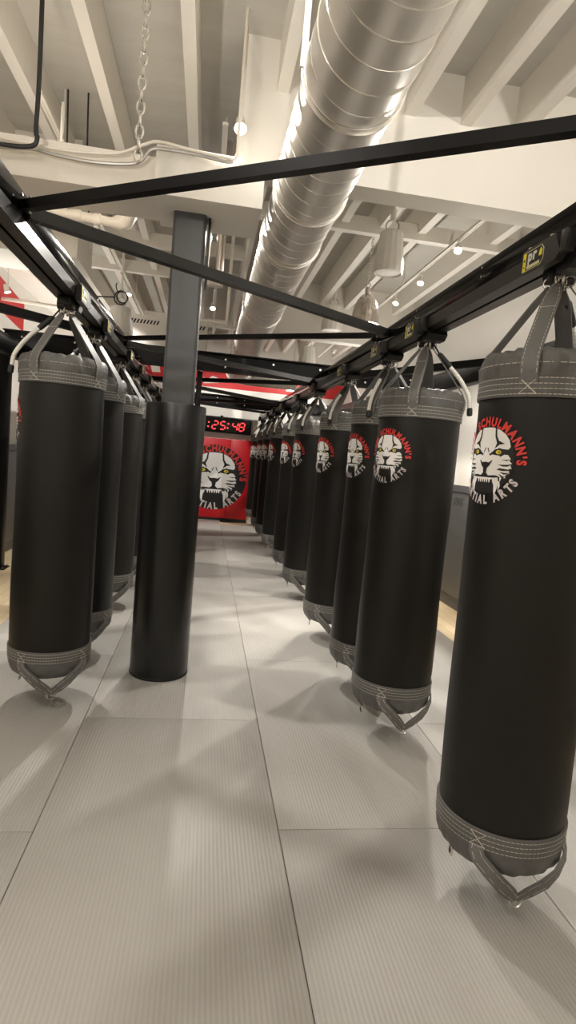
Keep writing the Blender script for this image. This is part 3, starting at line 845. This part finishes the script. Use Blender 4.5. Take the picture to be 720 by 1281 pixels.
# elbow to the right at the far end
vs = []; fs = []; E = 10; RC = .30
for i in range(E+1):
    a = PI/2*i/E
    c = Vector((RC-RC*math.cos(a), 10.9+RC*math.sin(a), 0)); rad = Vector((-math.cos(a), math.sin(a), 0))
    for j in range(n): vs.append(c+rad*DR*math.cos(2*PI*j/n)+Vector((0,0,DR*math.sin(2*PI*j/n))))
for i in range(E):
    for j in range(n): fs.append((i*n+j, i*n+(j+1) % n, (i+1)*n+(j+1) % n, (i+1)*n+j))
mb('galv').add(vs, fs).build('elbow', t)
b = mb('galv').tube([(.30,11.2,0),(1.05,11.2,0)], DR, n)
b.mat(M['galv_edge'])
for x in (.34, .62, .84): b.tube([(x-.012,11.2,0),(x+.012,11.2,0)], DR+.008, n)
b.build('side_branch', t)
for y in (2.35, 6.0, 9.0):
    b = mb('galv')
    for s in (-1, 1): b.box(s*DR-.012+s*.006, s*DR+.012+s*.006, y-.012, y+.012, 0, ZC-DZ)
    b.build('hanger_strap', t)

# ------------------------------------------------------------------ lamps
def spot_light(parent, loc, target, power, angle=95, blend=.6, r=.028, color=(1.0,.95,.88)):
    d = bpy.data.lights.new('spot', 'SPOT'); d.energy = power; d.spot_size = math.radians(angle); d.spot_blend = blend
    d.shadow_soft_size = r; d.color = color
    o = bpy.data.objects.new('light_source', d); col.objects.link(o)
    o.location = loc; v = Vector(target)-Vector(loc)
    if parent is not None:
        o.parent = parent; o.location = Vector(loc)-parent.location
    o.rotation_euler = v.to_track_quat('-Z', 'Y').to_euler()
    return o
def light_track(x, y0, y1, z, lb):
    t = thing('light_track', lb, 'light track', (x, y0, z), 0, 'white light tracks')
    mb('white_paint').prism([(-.018,0),(-.006,0),(-.006,.006),(.006,.006),(.006,0),(.018,0),(.018,.022),(-.018,.022)], 'y', 0, y1-y0).build('rail', t)
    b = mb('white_paint')
    k = .6
    while k < y1-y0:
        b.cyl((0, k, .022), (0, k, ZC-z), .006, 8); k += 2.2
    b.build('drop_rod', t)
light_track(2.14, 3.95, 12.0, 3.575, 'white light track under the joists on the right')
light_track(-.03, 4.0, 11.8, 3.575, 'white light track beside the duct')
light_track(-1.18, 4.0, 11.8, 3.575, 'white light track left of the column')
SPW = 92.0; FILLW = 24.0
def track_spot(x, y, z, lb, target, power=SPW, mount=3.575, angle=110):
    t = thing('track_spotlight', lb, 'spotlight', (x, y, z), 0, 'track spotlights')
    v = (Vector(target)-Vector((x, y, z))).normalized()
    mb('white_paint').cyl((0,0,.03), (0,0,mount-z), .008, 8).build('stem', t)
    b = mb('white_paint'); p0 = -v*.09; p1 = v*.0
    b.tube([p0, p0+v*.012, p0+v*.045, p1], [.018,.026,.028,.036], 20, cap=False)
    b.tube([p0, p0+v*.002], .018, 20)
    b.build('lamp_head', t)
    mb('lens').tube([v*-.014, v*-.010], .031, 20).build('lamp_lens', t)
    spot_light(t, Vector((x, y, z))+v*.015, target, power, angle)
SP = [(2.108,5.158,3.46,'track spotlight on the right track, nearest the white header',(1.1,2.9,0), 135, 3.575, 100),
      (2.147,6.184,3.46,'second spotlight along the right track',(1.2,4.6,0), 75),
      (2.160,7.05,3.46,'third spotlight along the right track',(.8,5.6,0), 100),
      (2.18,10.7,3.46,'fourth spotlight along the right track, far back',(.5,12.4,.9), 120),
      (-1.182,8.263,3.46,'lone spotlight on the left track, seen past the left rail',(-1.2,7.0,0)),
      (-.05,7.9,3.33,'spotlight just right of the column, upper of two',(-.1,6.0,0), 55),
      (-.011,9.98,3.47,'spotlight just right of the column, lower of two',(.2,12.45,.9), 125, 3.575, 80),
      (-.01,5.70,3.46,'bright spotlight beside the top of the column',(-.2,3.1,0), 135),
      (-1.05,4.05,3.28,'spotlight on the left, hidden behind the plaster beam',(-.75,2.7,0), 100)]
for x, y, z, lb, tg, *pw in SP: track_spot(x, y, z, lb, tg, *pw)
track_spot(.06, 3.52, 3.32, 'bright ceiling spotlight above the boxed beam at the top', (.2,1.6,0), SPW, ZC)
track_spot(-2.30, 7.0, 3.02, 'spotlight in front of the red shape on the left wall', (-1.3,7.0,0), 30, 3.3)
# lamps behind and above the camera, on the same ceiling
for k, (x, y, tg) in enumerate([(-1.5,.6,(-1.2,2.6,0)), (.1,.3,(2.85,5.3,1.8)), (1.9,.7,(2.85,4.4,1.7)), (-1.4,-1.8,(-.8,.5,0)), (1.6,-1.8,(1.0,.5,0))]):
    track_spot(x, y, 3.50, 'ceiling spotlight nearer than the header, %s of five' % ORD[k], tg, 100 if k == 1 else SPW*.62, ZC, 75 if k == 1 else 110)

# unseen uplights added on the frame's beams and rails as ceiling and header fill
for x, y0, y1, lb in ((2.148,4.4,7.8,'long uplight added on top of the right outer beam, front half'),(2.148,8.2,12.1,'long uplight added on top of the right outer beam, back half'),
                      (-1.933,5.5,12.1,'long uplight added on top of the left outer beam'),(-.783,-.8,1.8,'uplight added on top of the left rail above the camera'),(1.116,-.8,1.0,'uplight added on top of the right rail above the camera')):
    zt = 2.356 if abs(x) > 1.5 else (2.358 if x < 0 else 2.334)
    t = thing('added_uplight', lb, 'fill_uplight', (x, (y0+y1)/2, zt), 0, 'added fill lights on the frame')
    L_ = y1-y0
    mb('plastic').prism([(-.035,0),(.035,0),(.035,.03),(.028,.03),(.028,.006),(-.028,.006),(-.028,.03),(-.035,.03)], 'y', -L_/2, L_/2).build('tray', t)
    d = bpy.data.lights.new('fill_uplight', 'AREA'); d.shape = 'RECTANGLE'; d.size = .05; d.size_y = L_-.05; d.energy = (FILLW if abs(x) < 1.5 else 4.0)*L_; d.color = (1, .945, .87)
    o = bpy.data.objects.new('light_source', d); col.objects.link(o); o.parent = t; o.location = (0, 0, .012); o.rotation_euler = (PI, 0, 0)
# pendants
def shade_mesh(rt, rb, z0, z1, ribs, amp, dome=False):
    n = ribs*4; prof = []
    if dome:
        for i in range(15):
            u = i/14; a = u*PI/2
            prof.append((max(.022, rb*math.sin(a)**.8) if i else .022, z1-(z1-z0)*(1-math.cos(a))**.9))
        prof += [(rb*1.02, z0-.012), (rb*.985, z0-.012), (rb*.96, z0+.01)]
    else:
        prof = [(rt*.15, z1+.004), (rt*.85, z1+.004), (rt, z1-.006), (rt+(rb-rt)*.3, z1-(z1-z0)*.3), (rb, z0+(z1-z0)*.25), (rb*1.01, z0+.03), (rb*.98, z0+.008), (rb*.93, z0), (rb*.90, z0+.012), (rb*.86, z0+.10)]
    vs = []; fs = []
    for r, z in prof:
        for j in range(n):
            a = 2*PI*j/n; q = r*(1+amp*math.cos(a*ribs))
            vs.append((q*math.cos(a), q*math.sin(a), z))
    for i in range(len(prof)-1):
        for j in range(n): fs.append((i*n+j, i*n+(j+1) % n, (i+1)*n+(j+1) % n, (i+1)*n+j))
    return vs, fs
def pendant(x, y, zb, h, D, lb, metal=False, lit=0):
    t = thing('pendant_lamp', lb, 'pendant lamp', (x, y, zb), 0, 'hanging high-bay lamps')
    vs, fs = shade_mesh(D*.38, D/2, 0, h, 14, .028 if metal else .022, metal)
    mb('chrome' if metal else 'glass_white').add(vs, fs).build('shade', t)
    if metal:
        mb('lens').lathe([(.001,.002),(D*.46,.002),(D*.46,-.006),(.001,-.012)], 28).build('lens', t)
    else:
        mb('glass_white').lathe([(.001,.012),(D*.43,.012)], 28).build('diffuser', t)
    b = MB().mat(M['chrome'] if metal else M['conduit'])
    if metal:
        b.cyl((0,0,h-.004),(0,0,h+.06),.026,14); b.ring((0,0,h+.08),.024,.005,(0,1,0))
    else:
        b.ring((0,0,h+.055),.055,.006,(0.25,1,0),20,6); 
    b.build('hanger_loop', t)
    top = 3.66-zb
    if metal:
        c = MB().mat(M['steel']); z = h+.10; k = 0
        while z < top:
            c.ring((0,0,z+.016),.018,.0035,(1,0,0) if k % 2 else (0,1,0),12,6,sx=.6); z += .029; k += 1
        c.build('chain', t)
    else:
        c = mb('white_paint').cyl((0,0,h+.105),(0,0,top),.012,8); c.cyl((0,0,h+.10),(0,0,h+.20),.024,12); c.build('drop_stem', t)
    if lit:
        d = bpy.data.lights.new('lamp', 'SPOT'); d.energy = lit; d.shadow_soft_size = D*.4; d.spot_size = math.radians(140); d.spot_blend = .5; d.color = (1,.91,.79)
        o = bpy.data.objects.new('light_source', d); col.objects.link(o); o.parent = t; o.location = (0,0,-.03)
pendant(1.435,5.0,3.125,.34,.255,'ribbed white pendant lamp, largest of the hanging lamps on the right')
pendant(1.428,5.6,2.835,.275,.265,'polished metal bell pendant lamp with a lit opening, on a chain', True, 150)
pendant(1.585,8.0,3.25,.33,.29,'white pendant lamp half hidden behind the sloping grey brace')
pendant(1.60,10.0,3.07,.31,.30,'small far white pendant lamp above the right rail')
pendant(-1.08,7.0,2.70,.31,.29,'white pendant lamp left of the column, behind the left rail')
# far low lamp
t = thing('pendant_lamp', 'small far downlight glowing between the girders near the right rail', 'pendant lamp', (1.245,9.0,2.50), 0, 'hanging high-bay lamps')
mb('white_paint').lathe([(.03,.10),(.06,.09),(.10,.0),(.095,0)], 20).build('shade', t)
mb('lens').lathe([(.001,.004),(.09,.004)], 20).build('lens', t)
mb('white_paint').cyl((0,0,.09),(0,0,1.16),.006,8).build('drop_stem', t)

# ------------------------------------------------------------------ ceiling clutter: pipes, conduits, chain
def wire(name, pts, r, m, lb, cat):
    P = [Vector(p) for p in pts]; fine = []
    for j in range(len(P)-1):
        p0, p1, p2, p3 = P[max(j-1,0)], P[j], P[j+1], P[min(j+2,len(P)-1)]
        for i in range(6):
            f = i/6; fine.append(.5*((2*p1)+(p2-p0)*f+(2*p0-5*p1+4*p2-p3)*f*f+(3*p1-p0-3*p2+p3)*f**3))
    fine.append(P[-1]); base = Vector(P[0])
    return simple(name, mb(m).tube([p-base for p in fine], r, 8), lb, cat, base)
wire('cable_conduit', [(-2.40,3.43,3.03),(-1.6,3.43,3.045),(-1.203,3.45,3.035),(-1.082,3.45,3.03),(-.918,3.45,3.022),(-.752,3.45,3.029),(-.584,3.45,3.055),(-.46,3.45,3.117),(-.374,3.43,3.135),(-.199,3.43,3.12),(-.02,3.43,3.11),(.046,3.43,3.124),(.05,3.43,3.3),(.05,3.5,ZC)], .009, 'pvc', 'pale cable running along the top of the plaster beam and up at its end', 'cable')
wire('cable_conduit', [(-2.40,3.46,2.99),(-1.6,3.46,2.995),(-1.199,3.45,2.99),(-1.038,3.45,3.004),(-.914,3.45,2.991),(-.706,3.45,2.986),(-.495,3.45,3.015),(-.414,3.43,3.09),(-.306,3.42,3.098),(-.16,3.42,3.096),(-.019,3.43,3.088),(.03,3.44,3.10)], .010, 'conduit', 'grey flexible conduit sagging along the plaster beam', 'conduit')
wire('black_cable', [(-.98,3.3,3.94),(-.975,3.3,3.3),(-.98,3.3,3.04),(-.972,3.3,2.995),(-1.0,3.3,2.95),(-1.15,3.3,2.937),(-1.5,3.3,2.96),(-2.42,3.3,3.0)], .012, 'rubber', 'black cable bending out at the top left corner', 'cable')
c = MB().mat(M['steel']); z = 0; k = 0
while z < 1.12:
    c.ring((0,0,z+.03),.034,.006,(1,0,0) if k % 2 else (0,1,0),14,6,sx=.5); z += .055; k += 1
simple('hanging_chain', c, 'steel chain hanging down in front of the plaster beam', 'chain', (-.425,3.0,2.82))
# cream waste pipe with elbow and couplings
t = thing('waste_pipe', 'cream plastic pipe with an upturned elbow behind the near braces', 'pipe', (-.75,4.6,3.09))
b = mb('pvc').tube([(-1.62,0,.06),(-.5,0,.02),(-.06,0,-.004),(.0,0,.0),(.035,0,.02),(.055,0,.06),(.055,0,.11)], [.034,.034,.034,.060,.063,.063,.060], 16)
b.build('pipe', t)
for x, zz in ((-.30,.012),(-.16,.002)): mb('pvc').tube([(x-.025,0,zz),(x+.025,0,zz)], .043, 16).build('coupling', t)
mb('pvc').tube([(.055,0,.085),(.055,0,.14)], .070, 16).build('coupling', t)
mb('rubber').tube([(.055,0,.14),(.055,0,.145)], .045, 16).build('pipe_mouth', t)
b = mb('rubber')
for x in (-.36, -.22): b.tube([(x,0,.03),(x-.03,0,.12),(x-.05,.0,.86)], .006, 8)
b.build('pipe_hanger', t)
# white conduit dropping by the duct, with the cylindrical lamp body beside it
wire('white_pipe', [(.115,6.0,3.93),(.112,6.0,3.4),(.11,6.0,2.80),(.09,6.0,2.765),(-.05,6.0,2.762),(-.40,6.0,2.76)], .016, 'pvc', 'white pipe coming down beside the duct and turning left', 'pipe')
t = thing('junction_box', 'small white box on a copper-coloured tube just right of the column', 'junction box', (-.03,4.95,2.82))
mb('white_paint').box(-.07,.07,-.05,.05,0,.12,.012).build('box', t)
mb('chrome').cyl((.03,0,.12),(.03,0,1.12),.035,16).build('tube', t)
# pipe along the left wall and wire coil over the left pendant
wire('white_pipe', [(-2.43,7.2,2.99),(-2.1,7.2,2.98),(-1.3,7.2,2.955)], .022, 'pvc', 'white pipe running out from the left wall under the spotlight', 'pipe')
b = mb('rubber').ring((0,0,0), .075, .007, (.2,1,0), 24, 6); b.ring((.015,.01,.01), .06, .007, (-.2,1,.1), 24, 6); b.tube([(-.07,0,0),(-.3,0,-.02)], .007, 6); b.tube([(-.04,0,.06),(-.06,0,.12),(-.05,0,.16)], .006, 6)
simple('cable_coil', b, 'coil of black cable above the left pendant lamp', 'cable', (-1.07,6.9,3.09))
# boxed white air duct with slotted grilles beyond the column
t = thing('air_grille', 'white boxed air duct with slotted grilles high up beyond the column', 'air grille', (-.85, 8.5, 2.78))
mb('white_paint').box(-1.05, .75, 0, .4, 0, .49, .008).build('duct_box', t)
for x0 in (-.42, .22):
    b = mb('rubber')
    for i in range(11): b.prism([(x0+i*.045,.375),(x0+.022+i*.045,.375),(x0+.047+i*.045,.43),(x0+.025+i*.045,.43)], 'y', -.003, .002)
    b.build('slots', t)

# ------------------------------------------------------------------ world, camera
w = bpy.data.worlds.new('World'); scene.world = w; w.use_nodes = True
w.node_tree.nodes['Background'].inputs['Color'].default_value = (.9, .87, .82, 1)
w.node_tree.nodes['Background'].inputs['Strength'].default_value = 0.05
yaw, pitch, roll, hcam, f = .14910982, .09514427, .08810031, 1.48241429, 721.0
cy, sy, cp, sp = math.cos(yaw), math.sin(yaw), math.cos(pitch), math.sin(pitch)
fw = Vector((sy*cp, cy*cp, -sp)); rt = Vector((cy, -sy, 0)); up = rt.cross(fw)
r2 = rt*math.cos(roll)+up*math.sin(roll); u2 = -rt*math.sin(roll)+up*math.cos(roll)
cd = bpy.data.cameras.new('camera'); cam = bpy.data.objects.new('camera', cd); col.objects.link(cam)
cd.sensor_fit = 'VERTICAL'; cd.sensor_height = 36.0; cd.lens = f/1281*36.0; cd.clip_start = .02; cd.clip_end = 60
mt = Matrix((r2, u2, -fw)).transposed().to_4x4(); mt.translation = Vector((0, 0, hcam)); cam.matrix_world = mt
scene.camera = cam
vs_ = scene.view_settings; vs_.view_transform = 'Standard'; vs_.look = 'None'; vs_.gamma = 1.0; vs_.use_curve_mapping = False; vs_.exposure = 0.76
cy_ = scene.cycles
cy_.use_denoising = True; cy_.max_bounces = 8; cy_.diffuse_bounces = 5; cy_.glossy_bounces = 4
cy_.sample_clamp_indirect = 6.0; cy_.caustics_reflective = False; cy_.caustics_refractive = False
